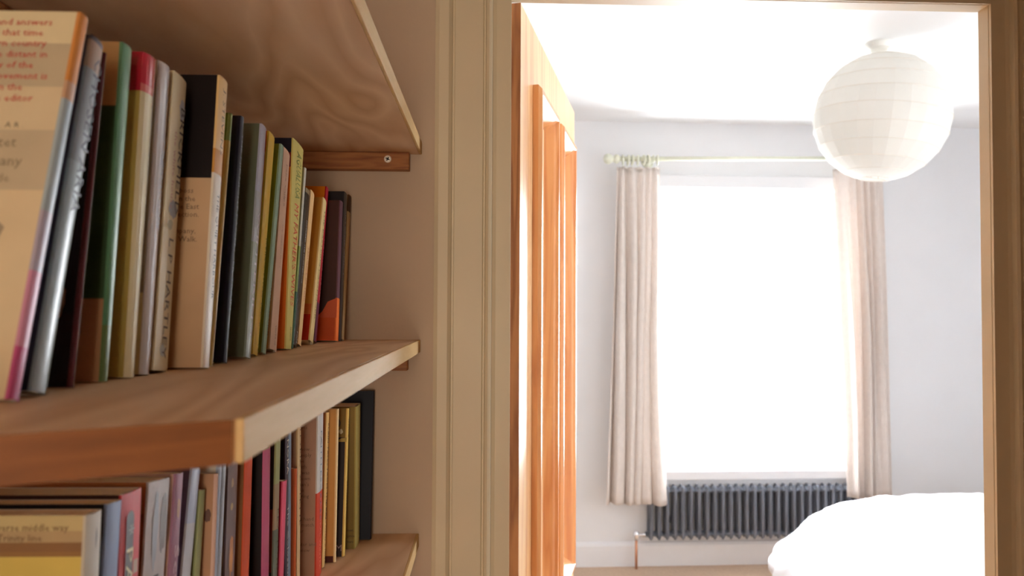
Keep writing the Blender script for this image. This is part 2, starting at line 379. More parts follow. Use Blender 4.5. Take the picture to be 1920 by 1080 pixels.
# ---------------------------------------------------------------- books
def text_mesh(s, size, extr=0.00004):
    c = bpy.data.curves.new('t', 'FONT'); c.body = s; c.size = size; c.resolution_u = 1; c.extrude = 0; c.align_x = 'LEFT'; c.align_y = 'CENTER'
    o = bpy.data.objects.new('t', c); C.objects.link(o)
    bpy.context.view_layer.update()
    me = bpy.data.meshes.new_from_object(o.evaluated_get(bpy.context.evaluated_depsgraph_get()))
    bpy.data.objects.remove(o); bpy.data.curves.remove(c)
    return me
def put_text(parent, nm, s, size, col, face, u, v, T=None, wmax=None, sx=1.0):
    """face 's': spine; u across (0..T), v start height, text runs downwards.  face 'f': near cover; u = x start (neg), v = height"""
    me = text_mesh(s, size)
    xs_ = [q.co.x for q in me.vertices]
    if not xs_: return
    L = max(xs_)
    k = (wmax / L) if wmax else 1.0
    if wmax is None: k = sx
    E = 0.00022
    if face == 'F': face = 'f'; u = u - L * k
    for q in me.vertices:
        x, y = q.co.x * k, q.co.y
        q.co = (E, u + y, v - x) if face == 's' else (u + x, -E, v + y)
    me.materials.append(paint(col, .5, .02, 20, 0, 'ink'))
    me.name = nm
    o = bpy.data.objects.new(nm, me); C.objects.link(o); o.parent = parent
    return o
def book_mesh(T, W, H, front, spine, back, gloss, bulge=.0012, cov=.0008, zcuts=()):
    """U-shaped cover; front/spine are lists of (fraction_from_bottom_end, colour) bottom to top"""
    nS = 6
    prof = [(-W, 0, 'f'), (-.0022, 0, 'f')]
    rb = min(bulge, T * .3)
    sp = []
    for i in range(nS + 1):
        t = i / nS; sp.append((-rb * (2 * t - 1) ** 2 * 1.0, T * t))
    outer = [(-W, 0)] + [(-.003, 0)] + [(x, y) for x, y in sp] + [(-.003, T), (-W, T)]
    inner = [(-W, cov)] + [(-.003, cov)] + [(x - cov, min(max(y, cov), T - cov)) for x, y in sp] + [(-.003, T - cov), (-W, T - cov)]
    # segments kinds
    n = len(outer); kinds = []
    for i in range(n - 1): kinds.append('f' if i == 0 else ('b' if i == n - 2 else 's'))
    zs_ = sorted({0.0, 1.0} | {f for f, _ in front} | {f for f, _ in spine})
    mats = []; idx = {}
    def mi(c):
        key = tuple(c)
        if key not in idx: idx[key] = len(mats); mats.append(paint(c, gloss, .045, 30, 0.04 if gloss > .2 else .015, 'book_cover', .5 if gloss < .36 else .22, bscale=70))
        return idx[key]
    def colat(lst, z):
        for f, c in lst:
            if z <= f + 1e-6: return c
        return lst[-1][1]
    bm = bmesh.new()
    VO = [[bm.verts.new((x, y, z * H)) for x, y in outer] for z in zs_]
    VI = [[bm.verts.new((x, y, z * H)) for x, y in inner] for z in zs_]
    for k in range(len(zs_) - 1):
        zm = (zs_[k] + zs_[k + 1]) / 2
        for i in range(n - 1):
            c = colat(front, zm) if kinds[i] == 'f' else (colat(spine, zm) if kinds[i] == 's' else back)
            f = bm.faces.new((VO[k][i], VO[k][i + 1], VO[k + 1][i + 1], VO[k + 1][i])); f.material_index = mi(c)
            f = bm.faces.new((VI[k][i + 1], VI[k][i], VI[k + 1][i], VI[k + 1][i + 1])); f.material_index = mi((225, 215, 195))
        for i in (0, n - 1):
            f = bm.faces.new((VO[k][i], VI[k][i], VI[k + 1][i], VO[k + 1][i])); f.material_index = mi(colat(front, zm) if i == 0 else back)
    for (kk) in (0, len(zs_) - 1):
        for i in range(n - 1):
            c = (front[0 if kk == 0 else -1][1]) if kinds[i] == 'f' else ((spine[0 if kk == 0 else -1][1]) if kinds[i] == 's' else back)
            f = bm.faces.new((VO[kk][i], VO[kk][i + 1], VI[kk][i + 1], VI[kk][i])); f.material_index = mi(c)
    return bm, mats
rows = {'up': [], 'low': []}
TOPF = [None, 192, None, 251, 300, 326, 352, 430, 438, 460, 502, 518, 534, 545, 573, 576, 585, 592, 615, 620, 644, 653, 661]
def B(row, label, A, Tp, pf, x, W, front, spine, back=None, gloss=.35, hard=False, texts=(), decals=(), bulge=.0012, yaw=0, Tmin=None):
    rows[row].append(dict(label=label, A=A, Tp=Tp, pf=pf, x=x, W=W, front=front, spine=spine, back=back, gloss=gloss, hard=hard, texts=texts, decals=decals, bulge=bulge, yaw=yaw, Tmin=Tmin))
def one(c): return [(1.0, c)]
OFFW = (232, 222, 200)
# --- upper row, near to far.  A = point low on the near spine edge, Tp = its top, pf = far spine edge at A's height
B('up', 'big paperback with cream back cover and red text, leaning, nearest on middle shelf', (20, 755), (156, 24), 41, -.232, .165,
  [(.50, (224, 204, 168)), (.66, (200, 184, 156)), (.78, (220, 202, 168)), (.905, (196, 182, 154)), (1, (228, 214, 176))], [(.12, (190, 84, 134)), (.30, (204, 142, 172)), (.45, (178, 170, 190)), (.75, (168, 184, 194)), (.80, (200, 160, 130)), (1, (210, 142, 76))], back=(190, 200, 205),
  texts=[('F', tx, .0062, (200, 50, 56), uu_, .966 - .0314 * n_, None) for n_, (tx, uu_) in enumerate([('of the time are and answers', -.0155), ('as much as by that time', -.0195), ('through modern country', -.0165), ('of the distant in', -.0150), ('into the by of the', -.0215), ('a movement is', -.0125), ('and that is in the', -.0250), ('of the editor', -.0180)])] +
        [('F', 'G E S   F . A R .', .0050, (140, 128, 108), -.020, .672, None), ('F', 'sea quartet', .0085, (150, 134, 110), -.022, .625, None), ('F', 'of the many', .0085, (150, 134, 110), -.017, .575, None), ('F', 'waterside', .0070, (160, 142, 114), -.022, .53, None)],
  decals=[('f', -.060, -.018, .29, .47, (170, 152, 128), 'blob'), ('f', -.052, -.024, .30, .40, (146, 130, 110), 'blob')])
B('up', 'pale blue spined paperback leaning behind the big cream cover', (64, 735), (178, 66), 93, -0.236, .14,
  [(.5, (40, 40, 62)), (1, (60, 58, 74))], [(.62, (168, 186, 192)), (.9, (150, 160, 168)), (.985, (176, 150, 130)), (1, (90, 90, 104))], back=(140, 160, 160), gloss=.3,
  texts=[('s', 'CHOSEN ARIA', .0115, (96, 100, 112), .66, .95, .10)])
B('up', 'black-covered paperback with a thin maroon spine, third from the left on middle shelf', (135, 725), (197, 98), 141, -0.2405, .13,
  [(1, (38, 20, 22))], [(1, (94, 44, 48))], gloss=.22, back=(50, 24, 24), decals=[('f', -.02, -.008, .18, .33, (120, 66, 30), 'blob')])
B('up', 'green paperback with tan top and foot, between the black and olive ones', (194, 714), (233, 79), 205, -0.24, .13,
  [(.235, (190, 146, 110)), (.805, (66, 92, 62)), (1, (200, 160, 108))], [(.16, (104, 130, 80)), (1, (98, 150, 112))], back=(190, 170, 120), gloss=.28,
  decals=[('f', -.040, -.022, .09, .18, (70, 44, 36), 'rect')], texts=[('f', 'tales', .010, (44, 60, 44), -.040, .56, None), ('f', 'of the', .010, (44, 60, 44), -.040, .50, None)])
B('up', 'olive paperback with crimson top band and shiny pale cream spine', (240, 711), (276, 97), 257, -0.2365, .128,
  [(.875, (168, 146, 78)), (1, (160, 16, 44))], [(.875, (228, 222, 188)), (.90, (214, 120, 120)), (1, (196, 60, 80))], back=(220, 210, 160), gloss=.16, bulge=.0028)
B('up', 'shiny silver-white spined paperback beside the floral one', (268, 705), (304, 113), 285, -0.2365, .125,
  [(.25, (190, 160, 120)), (1, (130, 110, 96))], one((206, 206, 214)), gloss=.14, bulge=.0028, texts=[('s', 'THE WAY HOME', .006, (150, 156, 170), .5, .72, .06)])
B('up', 'cream paperback with grey floral spine and dark lettering, beside the black-topped cover', (291, 697), (330, 133), 317, -0.236, .128,
  one((220, 200, 160)), one((226, 214, 178)), gloss=.38, back=(206, 190, 130),
  texts=[('s', 'BRICKFIELD', .0105, (50, 46, 50), .72, .90, .085), ('s', 'the white house', .007, (198, 150, 140), .33, .80, .06), ('s', 'L P HARTLEY', .0105, (84, 74, 70), .5, .44, .090)],
  decals=[('s', .15, .85, .50, .57, (160, 164, 172), 'blob'), ('s', .45, .95, .84, .93, (188, 192, 198), 'blob'), ('s', .1, .6, .46, .50, (190, 186, 150), 'blob'), ('s', .2, .6, .04, .09, (190, 196, 190), 'blob')])
B('up', 'taller paperback, back cover black above and tan below with small text', (383, 690), (415, 141), 395, -0.2165, .125,
  [(.635, (196, 164, 130)), (1, (22, 14, 16))], [(.655, (222, 212, 194)), (.74, (204, 146, 70)), (1, (226, 190, 128))], back=(210, 170, 120), gloss=.4,
  texts=[('f', 'his boss', .0062, (104, 84, 66), -.036, .590, None), ('f', 'ring in the', .0062, (104, 84, 66), -.040, .562, None), ('f', 'Middle East', .0062, (104, 84, 66), -.040, .535, None), ('f', 'connection.', .0062, (104, 84, 66), -.040, .508, None),
         ('f', 'Company,', .0062, (104, 84, 66), -.038, .452, None), ('f', 'City Walk.', .0062, (104, 84, 66), -.038, .424, None),
         ('s', 'J. STEVENS', .0055, (120, 84, 50), .5, .96, .055), ('s', 'THE QUIET HARBOUR', .0055, (90, 84, 80), .5, .59, .085)],
  decals=[('f', -.048, -.028, .655, .70, (110, 34, 20), 'tri'), ('f', -.042, -.040, .385, .398, (90, 40, 34), 'blob'), ('f', -.042, -.040, .29, .303, (90, 40, 34), 'blob')])
B('up', 'thin tan paperback with a green top corner, against the navy one', (397, 679), (434, 212), 401, -0.2215, .12,
  [(.885, (196, 144, 76)), (1, (98, 124, 40))], [(.885, (214, 190, 120)), (1, (150, 180, 120))], gloss=.4)
B('up', 'dark navy paperback with a thin dotted black spine', (422, 675), (454, 217), 428, -0.222, .122,
  [(.60, (40, 34, 60)), (1, (42, 40, 58))], one((36, 34, 52)), gloss=.45, texts=[('s', 'THE MIDNIGHT PASSENGER TRAIN', .004, (110, 110, 130), .5, .93, .16)])
B('up', 'wide grey-green paperback with lavender spine, beside the yellow one', (463, 669), (493, 232), 473, -0.219, .13,
  [(1, (104, 112, 92))], [(.48, (150, 164, 150)), (.70, (170, 176, 186)), (1, (176, 180, 206))], back=(120, 150, 110), gloss=.3,
  texts=[('s', 'WINTERING', .0085, (232, 232, 240), .42, .62, .12)])
B('up', 'slim yellow paperback with an orange cover edge', (476, 662), (507, 246), 486, -0.224, .115,
  [(.9, (224, 150, 50)), (1, (206, 96, 30))], [(1, (236, 202, 74))], back=(230, 200, 90), gloss=.4, texts=[('s', 'LIVING WITH THE LOONS', .0045, (120, 120, 30), .72, .52, .12)])
B('up', 'olive covered paperback with a pale teal spine', (495, 661), (529, 270), 501, -0.225, .112,
  one((122, 134, 46)), one((156, 188, 166)), gloss=.42, texts=[('s', 'PETER ABRAHAM', .0035, (70, 90, 84), .5, .30, .05)])
B('up', 'pinkish beige paperback with faint grey lettering on its spine', (508, 658), (535, 276), 521, -0.226, .112,
  one((206, 150, 100)), one((222, 186, 158)), gloss=.5, back=(220, 120, 60), texts=[('s', 'Felix Culpa', .0065, (150, 116, 100), .45, .93, .05), ('s', 'THE GARDEN WALL', .0055, (190, 140, 120), .45, .62, .05), ('s', 'VINTAGE', .0055, (120, 96, 84), .5, .12, .022)])
B('up', 'yellow-green spined paperback lettered in red and green, orange edged navy cover', (538, 653), (552, 259), 548, -0.224, .128,
  [(.86, (214, 118, 34)), (.93, (120, 16, 26)), (1, (30, 22, 44))], one((222, 210, 124)), gloss=.5, back=(160, 170, 90),
  texts=[('s', 'AGUALUSA', .0155, (126, 146, 66), .5, .955, .056), ('s', "MY FATHER'S WIVES", .0150, (216, 66, 44), .48, .700, .120), ('s', 'ARCADIA', .006, (70, 84, 30), .5, .105, .016)], Tmin=.018)
B('up', 'very thin white pamphlet standing behind the yellow-green spine', (549, 648), (573, 314), 551, -0.226, .11,
  one((210, 206, 180)), [(.3, (70, 110, 80)), (.55, (150, 170, 90)), (1, (214, 214, 200))], gloss=.5)
B('up', 'black spined paperback with worn rolled top and white lettering', (552, 645), (577, 352), 560, -0.226, .11,
  one((52, 50, 46)), [(.86, (46, 44, 44)), (.97, (30, 24, 22)), (1, (150, 130, 96))], gloss=.22, back=(40, 40, 40), bulge=.002,
  texts=[('s', 'HOWARD THE HUNTER', .005, (220, 220, 214), .5, .80, .07), ('s', 'MOON CRUISE', .005, (200, 200, 190), .5, .54, .03), ('s', 'PAN', .006, (220, 220, 214), .5, .09, .014)])
B('up', 'cream orange spined slim paperback beside the black worn one', (561, 643), (585, 356), 567, -0.228, .11,
  one((226, 180, 110)), one((236, 196, 138)), gloss=.5, texts=[('s', 'MAURICE IN TIME', .0045, (196, 96, 60), .4, .62, .07)])
B('up', 'tan paperback with red foot and cream spine lettered in black', (583, 639), (609, 371), 590, -0.226, .112,
  [(.17, (176, 36, 20)), (.24, (200, 110, 60)), (1, (198, 146, 66))], one((226, 200, 140)), gloss=.5, texts=[('s', 'THE EASTERN PASSENGER', .0052, (50, 36, 24), .5, .93, .16)])
B('up', 'crimson spined paperback with an orange cover top', (591, 637), (614, 350), 600, -0.23, .114,
  [(.3, (204, 96, 40)), (1, (220, 130, 20))], [(.24, (100, 36, 60)), (1, (166, 22, 40))], gloss=.45, back=(90, 30, 40), texts=[('s', 'THE HOUSE OF ROSES', .0045, (216, 130, 120), .5, .66, .09)])
B('up', 'dark brown cover with orange flames at its foot, before the end wall', (631, 634), (640, 376), 636, -0.212, .112,
  [(.16, (210, 84, 26)), (1, (74, 44, 40))], [(.30, (236, 116, 50)), (1, (104, 70, 84))], gloss=.45, decals=[('f', -.03, -.001, .16, .30, (214, 86, 28), 'tri')])
B('up', 'black book with rounded top corner, second from the end wall', (637, 633), (647, 359), 642, -0.2115, .113,
  one((26, 24, 34)), one((34, 32, 42)), gloss=.3, texts=[('s', 'GILLESPIE AND I', .0055, (170, 170, 180), .45, .90, .10)])
B('up', 'thin tan book flat against the end wall, last on the middle shelf', (643, 631), (656, 365), 647, -0.2105, .112,
  one((190, 158, 112)), [(.88, (196, 166, 122)), (1, (86, 60, 36))], gloss=.6)
# --- lower row
B('low', 'tan and yellow paperback with pale grey spine, nearest in the lower row', (161, 1078), (166, 967), 190, -0.232, .15,
  [(.60, (190, 168, 92)), (.893, (212, 188, 100)), (.905, (150, 112, 70)), (.93, (140, 104, 70)), (.96, (180, 156, 118)), (1, (198, 180, 132))], [(1, (196, 190, 176))], gloss=.5, back=(170, 160, 150),
  texts=[('F', 'the diverse middle way', .0058, (122, 90, 60), -.011, .968, None), ('F', 'from Trinity line', .0058, (122, 90, 60), -.026, .941, None)],
  decals=[('s', .18, .82, .40, .80, (88, 80, 74), 'rect'), ('s', .52, .62, .90, .965, (120, 112, 104), 'blob')])
B('low', 'pale blue spined black paperback with two yellow dots', (197, 1078), (205, 946), 224, -0.233, .15,
  one((24, 18, 24)), [(1, (134, 152, 186))], gloss=.4, back=(190, 190, 210), decals=[('s', .3, .95, .62, .67, (226, 222, 90), 'disc'), ('s', .3, .95, .57, .62, (226, 222, 90), 'disc')])
B('low', 'red spined paperback with a tall dark lettered label', (226, 1078), (232, 929), 268, -0.235, .15,
  one((60, 32, 26)), one((196, 62, 66)), gloss=.45, decals=[('s', .20, .58, .2, .945, (66, 54, 58), 'pill'), ('s', .62, .85, .75, .79, (180, 150, 130), 'rect')],
  texts=[('s', '*', .018, (150, 130, 130), .34, .905, None), ('s', 'PARADISE', .013, (214, 204, 160), .40, .84, .10)])
B('low', 'grey-white marbled spined paperback with brown cover, beside the red one', (272, 1078), (283, 905), 312, -0.236, .15,
  [(.9, (150, 92, 58)), (1, (176, 110, 66))], one((188, 182, 180)), gloss=.4, back=(170, 150, 140),
  decals=[('s', .2, .5, .70, .98, (150, 156, 166), 'blob'), ('s', .55, .9, .74, .97, (120, 112, 112), 'blob')], texts=[('s', 'Music Box', .012, (96, 90, 96), .5, .70, .07)])
B('low', 'mauve spined paperback with pale script, next to the leaning blue-white one', (321, 1078), (333, 889), 343, -0.234, .15,
  [(1, (206, 172, 158))], [(1, (158, 112, 136))], gloss=.45, texts=[('s', 'Scarlett', .012, (210, 180, 192), .5, .76, .075)], decals=[('s', .2, .7, .84, .92, (176, 130, 100), 'blob')])
B('low', 'blue-white spined paperback leaning right, pale foot', (345, 1078), (364, 877), 362, -0.235, .14,
  one((90, 80, 120)), [(.55, (214, 208, 186)), (.80, (196, 204, 216)), (1, (176, 192, 220))], gloss=.3, back=(80, 60, 40))
B('low', 'short light green book leaning in the lower row', (371, 1078), (383, 917), 384, -0.234, .11,
  one((120, 110, 50)), one((166, 176, 124)), gloss=.5)
B('low', 'tan covered thin paperback behind the short green one', (401, 1078), (408, 889), 403, -0.226, .12,
  one((182, 140, 110)), one((214, 180, 166)), gloss=.5, decals=[('f', -.010, -.004, .80, .86, (100, 66, 56), 'blob')])
B('low', 'pale blue striped spined paperback, left one of the blue pair', (402, 1078), (412, 866), 409, -0.229, .125,
  one((220, 220, 214)), one((178, 200, 226)), gloss=.28)
B('low', 'pale blue spined paperback, right one of the blue pair', (410, 1078), (420, 866), 417, -0.231, .125,
  one((60, 60, 90)), [(.4, (130, 170, 190)), (1, (190, 208, 224))], gloss=.28, back=(50, 46, 70))
B('low', 'grey-brown spined paperback with an orange flame picture', (424, 1078), (431, 868), 442, -0.2315, .125,
  one((140, 112, 90)), one((134, 116, 118)), gloss=.42, decals=[('s', .2, .7, .48, .68, (204, 140, 84), 'blob'), ('s', .3, .6, .50, .62, (226, 160, 84), 'blob'), ('s', .2, .5, .78, .82, (190, 160, 110), 'blob'), ('s', .2, .5, .88, .93, (176, 150, 120), 'blob')])
B('low', 'bright orange spined paperback with a tan cover', (457, 1078), (464, 852), 471, -0.2285, .125,
  one((150, 104, 66)), [(1, (222, 84, 34))], gloss=.5, back=(160, 80, 40), bulge=.0022)
B('low', 'magenta spined book with a black cover, beside the orange one', (495, 1078), (498, 845), 508, -0.222, .125,
  one((26, 16, 20)), [(1, (200, 92, 134))], gloss=.45, back=(160, 20, 60), bulge=.0025)
B('low', 'green-beige spined paperback lettered in dark capitals, beside the magenta one', (514, 1078), (521, 800), 522, -0.222, .12,
  [(.3, (60, 60, 56)), (.6, (120, 60, 44)), (1, (46, 44, 40))], [(.5, (120, 132, 116)), (.72, (176, 158, 126)), (1, (172, 182, 128))], gloss=.5, texts=[('s', 'REVOLUTION', .0068, (90, 76, 66), .5, .60, .08)])
B('low', 'short crimson pink book in the lower row', (527, 1078), (533, 903), 534, -0.2205, .115,
  one((176, 16, 48)), one((232, 90, 124)), gloss=.45)
B('low', 'black spined paperback with white lettering behind the crimson one', (536, 1078), (537, 790), 543, -0.2285, .12,
  one((26, 22, 28)), one((72, 62, 74)), gloss=.45, texts=[('s', 'NORA', .0115, (226, 220, 206), .5, .90, .04), ('s', 'The Colossus', .0085, (224, 220, 220), .62, .545, .085)])
B('low', 'slim slate blue spined paperback in the lower row', (543.5, 1078), (545.5, 795), 548, -0.2285, .12,
  one((90, 90, 100)), one((130, 146, 164)), gloss=.4)
B('low', 'short thin orange covered book before the cream spine', (553.5, 1078), (556, 879), 555, -0.2245, .11,
  [(1, (196, 98, 52))], one((220, 110, 60)), gloss=.45)
B('low', 'narrow cream spined paperback lettered in brown', (558, 1078), (560, 790), 564, -0.226, .118,
  one((176, 140, 116)), one((216, 186, 138)), gloss=.5, texts=[('s', 'ILLYRIA  COLETTE', .006, (96, 70, 52), .5, .97, .12)])
B('low', 'white and red spined paperback with a taupe blurb cover', (594, 1074), (598, 772), 604, -0.214, .128,
  one((178, 142, 122)), [(.51, (206, 72, 50)), (1, (214, 212, 208))], gloss=.5, back=(190, 120, 70),
  texts=[('s', 'FAITH ESCAPES', .0092, (96, 124, 150), .5, .88, .115), ('s', 'PASTORAL WINTER', .0085, (236, 150, 116), .5, .47, .09),
         ('f', 'Jules', .0066, (120, 92, 78), -.026, .905, None), ('f', 'I how...', .0066, (112, 84, 72), -.026, .775, None), ('f', 'deeply', .0066, (112, 84, 72), -.026, .74, None), ('f', 'the', .0066, (112, 84, 72), -.026, .705, None), ('f', 'with', .0066, (112, 84, 72), -.026, .67, None), ('f', 'it was', .0066, (112, 84, 72), -.026, .635, None), ('f', 'blown', .0066, (112, 84, 72), -.026, .60, None), ('f', "man's", .0066, (112, 84, 72), -.026, .565, None), ('f', 'link', .0066, (112, 84, 72), -.026, .53, None), ('f', 'string', .0066, (112, 84, 72), -.026, .495, None),
         ('f', 'the hand', .0066, (120, 92, 78), -.028, .36, None), ('f', 'to match', .0066, (120, 92, 78), -.028, .325, None), ('f', 'her', .0066, (120, 92, 78), -.026, .29, None), ('f', 'water and', .0066, (120, 92, 78), -.028, .21, None), ('f', 'a view', .0066, (120, 92, 78), -.026, .175, None)])
B('low', 'cream-orange spined paperback lettered in black capitals down its length', (606, 1047), (614, 774), 616, -0.215, .12,
  one((190, 126, 84)), one((226, 184, 116)), gloss=.5, texts=[('s', 'PLAIN TALES FROM THE RAJ', .0072, (52, 42, 40), .5, .93, .125), ('s', 'CHARLES ALLEN  A HISTORY', .005, (90, 70, 60), .5, .42, .09)], Tmin=.014)
B('low', 'orange-tan covered paperback with thin light spine, beside the lettered one', (629, 1041), (634.5, 767), 631, -0.204, .115,
  [(.04, (80, 30, 24)), (1, (204, 152, 88))], one((230, 200, 150)), gloss=.5, decals=[('f', -.018, -.013, .86, .94, (150, 70, 30), 'disc')])
B('low', 'dark paperback with gold ornament and yellow cream spine', (645, 1036), (653, 766), 652, -0.1965, .112,
  [(.80, (38, 22, 26)), (1, (132, 104, 40))], one((222, 184, 96)), gloss=.45, texts=[('s', 'India', .0065, (110, 80, 40), .5, .93, .026), ('s', 'A TRAVELLER', .005, (120, 90, 46), .5, .5, .06), ('f', 'M', .012, (150, 120, 130), -.012, .055, None)],
  decals=[('f', -.02, -.010, .865, .93, (60, 44, 30), 'disc'), ('f', -.012, -.006, .82, .86, (206, 196, 160), 'blob'), ('f', -.018, -.001, .77, .80, (180, 150, 60), 'tri')])
B('low', 'olive paperback with green-gold spine, before the big navy book', (667, 1028), (669, 763), 676, -0.187, .112,
  [(.07, (140, 120, 66)), (1, (134, 112, 58))], one((170, 152, 84)), gloss=.5, texts=[('s', 'KIPLING', .006, (104, 96, 44), .5, .55, .05), ('f', 'text', .005, (50, 40, 20), -.012, .13, None), ('f', 'price', .005, (50, 40, 20), -.012, .09, None), ('f', 'bars', .005, (50, 40, 20), -.012, .05, None)])
B('low', 'tall navy hardback, last in the lower row by the end wall', (695, 1012), (701.5, 733), 699, -0.172, .14,
  one((28, 32, 46)), one((30, 34, 52)), gloss=.5, hard=True)

def decal_mesh(bm, face, u0, u1, v0, v1, shape, E):
    def P(u, v): return (E, u, v) if face == 's' else (u, -E, v)
    if shape in ('rect',): pts = [(u0, v0), (u1, v0), (u1, v1), (u0, v1)]
    elif shape == 'tri': pts = [(u0, v0), (u1, v0), (u1, v1), (u0 * .45 + u1 * .55, v0 * .2 + v1 * .8), (u0 * .7 + u1 * .3, v0 * .7 + v1 * .3)]
    else:
        pts = []; cu, cv, a, b2 = (u0 + u1) / 2, (v0 + v1) / 2, (u1 - u0) / 2, (v1 - v0) / 2; n = 22
        rnd = random.Random(int(abs(u0 * 9e4 + v0 * 7e3)))
        for i in range(n):
            t = 2 * math.pi * i / n; c, s = math.cos(t), math.sin(t); k = 1
            if shape == 'blob': k = .72 + .28 * rnd.random()
            if shape == 'pill': pts.append((cu + a * c, cv + (b2 - a) * (1 if s > 0 else -1) + a * s)); continue
            pts.append((cu + a * c * k, cv + b2 * s * k))
    bm.faces.new([bm.verts.new(P(*p)) for p in pts])
def build_row(row, zsh, group):
    L = rows[row]; prev = None
    for q in L:                                    # solve positions
        a = at_x(q['A'][0], q['A'][1], q['x']); t = at_x(q['Tp'][0], q['Tp'][1], q['x']); f = at_x(q['pf'], q['A'][1], q['x'])
        k = (t.y - a.y) / (t.z - a.z); y0 = a.y + k * (zsh - a.z)
        q['tf'] = None
        i_ = L.index(q)
        if row == 'up' and TOPF[i_]: q['tf'] = at_x(TOPF[i_], q['Tp'][1], q['x']).y - t.y
        q['y0'] = y0; q['k'] = k; q['zt'] = t.z - zsh; q['T'] = f.y - a.y
    lim = D - .0015
    for i in range(len(L) - 1, -1, -1):            # keep neighbours clear of each other, far to near
        q = L[i]; nb = L[i + 1] if i + 1 < len(L) else None
        def gap_at(z):
            me_ = q['y0'] + q['k'] * z
            nx = lim if nb is None else nb['y0'] + nb['k'] * z
            return nx - me_
        zt = q['zt'] if nb is None else min(q['zt'], nb['zt'])
        # relax the lean if the top would run into the neighbour
        need = max(.0035, min(q['T'], .012))
        if gap_at(zt) < need + .001:
            q['k'] -= (need + .001 - gap_at(zt)) / zt
        if gap_at(0) < need + .001:
            dlt = need + .001 - gap_at(0); q['y0'] -= dlt; q['k'] += dlt / zt if gap_at(zt) > need + .001 + dlt else 0
        g = min(gap_at(0), gap_at(zt)) - .0008
        T = q['T'] * math.cos(math.atan(q['k']))
        if q['Tmin']: T = max(T, q['Tmin'])
        q['Tf'] = max(.003, min(T, g * math.cos(math.atan(q['k']))))
        q['ratio'] = 1.0
        if q['tf']:
            tt = min(q['tf'], gap_at(zt) - .0008) * math.cos(math.atan(q['k']))
            q['ratio'] = max(1.0, min(2.1, tt / q['Tf']))
    for i, q in enumerate(L):
        ang = math.atan(q['k']); H = math.hypot(q['zt'], q['k'] * q['zt']); T = q['Tf']; W = q['W']
        if ang >= 0: off = T * math.sin(ang)
        else: off = 0
        W = min(W, q['x'] - (XB + .003 + .02))
        e = empty('hardback_book' if q['hard'] else 'paperback_book', (q['x'], q['y0'], zsh + off + .0002), q['label'], 'book', group, rot=(-ang, 0, 0))
        if row == 'up' and i == 0: pass
        back = q['back'] or q['front'][-1][1]
        ins = .003 if q['hard'] else 0
        bm, mats = book_mesh(T, W, H - off, q['front'], q['spine'], back, q['gloss'], q['bulge'], .0022 if q['hard'] else .0006)
        link('cover', bm, mats, e)
        bm = bmesh.new(); cv = .0024 if q['hard'] else .0007
        box(bm, -W + ins + .0006, -.0045, cv, T - cv, ins + .0001, H - off - ins - .0004)
        link('page_block', bm, M_pages, e)
        H = H - off
        bycol = {}
        n = 0
        for dd in q['decals']:
            fc, u0_, u1_, v0_, v1_, col, shp = dd
            bmd = bmesh.new(); n += 1
            if fc == 's': u0_, u1_ = u0_ * T, u1_ * T
            decal_mesh(bmd, fc, u0_, u1_, v0_ * H, v1_ * H, shp, .00008 + .00003 * n)
            link('printed_motif', bmd, paint(col, .5, .03, 20, 0, 'ink'), e)
        for tt in q['texts']:
            fc, s, size, col, u, v, wm = tt
            put_text(e, 'spine_lettering' if fc == 's' else 'cover_lettering', s, size, col, fc, u * T if fc == 's' else u, v * H, T, wm)
        if q['ratio'] > 1.001:                     # read paperbacks splay a little towards the head
            for ch in e.children:
                for w in ch.data.vertices:
                    if w.co.y > 0: w.co.y *= 1 + (q['ratio'] - 1) * w.co.z / H
build_row('up', ZM, 'books on the middle shelf')
build_row('low', ZL, 'books on the lowest shelf')

# ---------------------------------------------------------------- curtain pole and curtains
POFF = .125
pu0, pz0 = on_wall(1131, 298, POFF); pu1, pz1 = on_wall(1690, 297, POFF)
pole = empty('curtain_pole', WLOC, 'pale cream-green wooden curtain pole with ball ends above the window', 'curtain pole', rot=WROT)
def Lp(t): return Vector((pu0 + (pu1 - pu0) * t, -POFF, pz0 + (pz1 - pz0) * t))
LEN = pu1 - pu0
b = bmesh.new(); tube(b, [Lp(.055), Lp(.945)], .0125, 20); link('pole_rod', b, M_cream_pole, pole, True)
for s in (0, 1):
    b = bmesh.new()
    prof = [(0, .004), (.006, .018), (.016, .027), (.028, .030), (.040, .027), (.050, .020), (.056, .015), (.062, .021), (.074, .026), (.086, .022), (.092, .015), (.11, .014)]
    tube(b, [Lp((d if s == 0 else LEN - d) / LEN) for d, _ in prof], [r for _, r in prof], 18); link('finial', b, M_cream_pole, pole, True)
for t in (.165, .835):
    p = Lp(t)
    b = bmesh.new(); tube(b, [(p.x, -.001, p.z - .005), (p.x, -.012, p.z - .005), (p.x, -.02, p.z - .005), (p.x, -POFF + .012, p.z - .004)], [.028, .028, .012, .011], 14); torus(b, (p.x, p.y, p.z), .017, .0045, 'x')
    link('pole_bracket', b, M_cream_pole, pole, True)
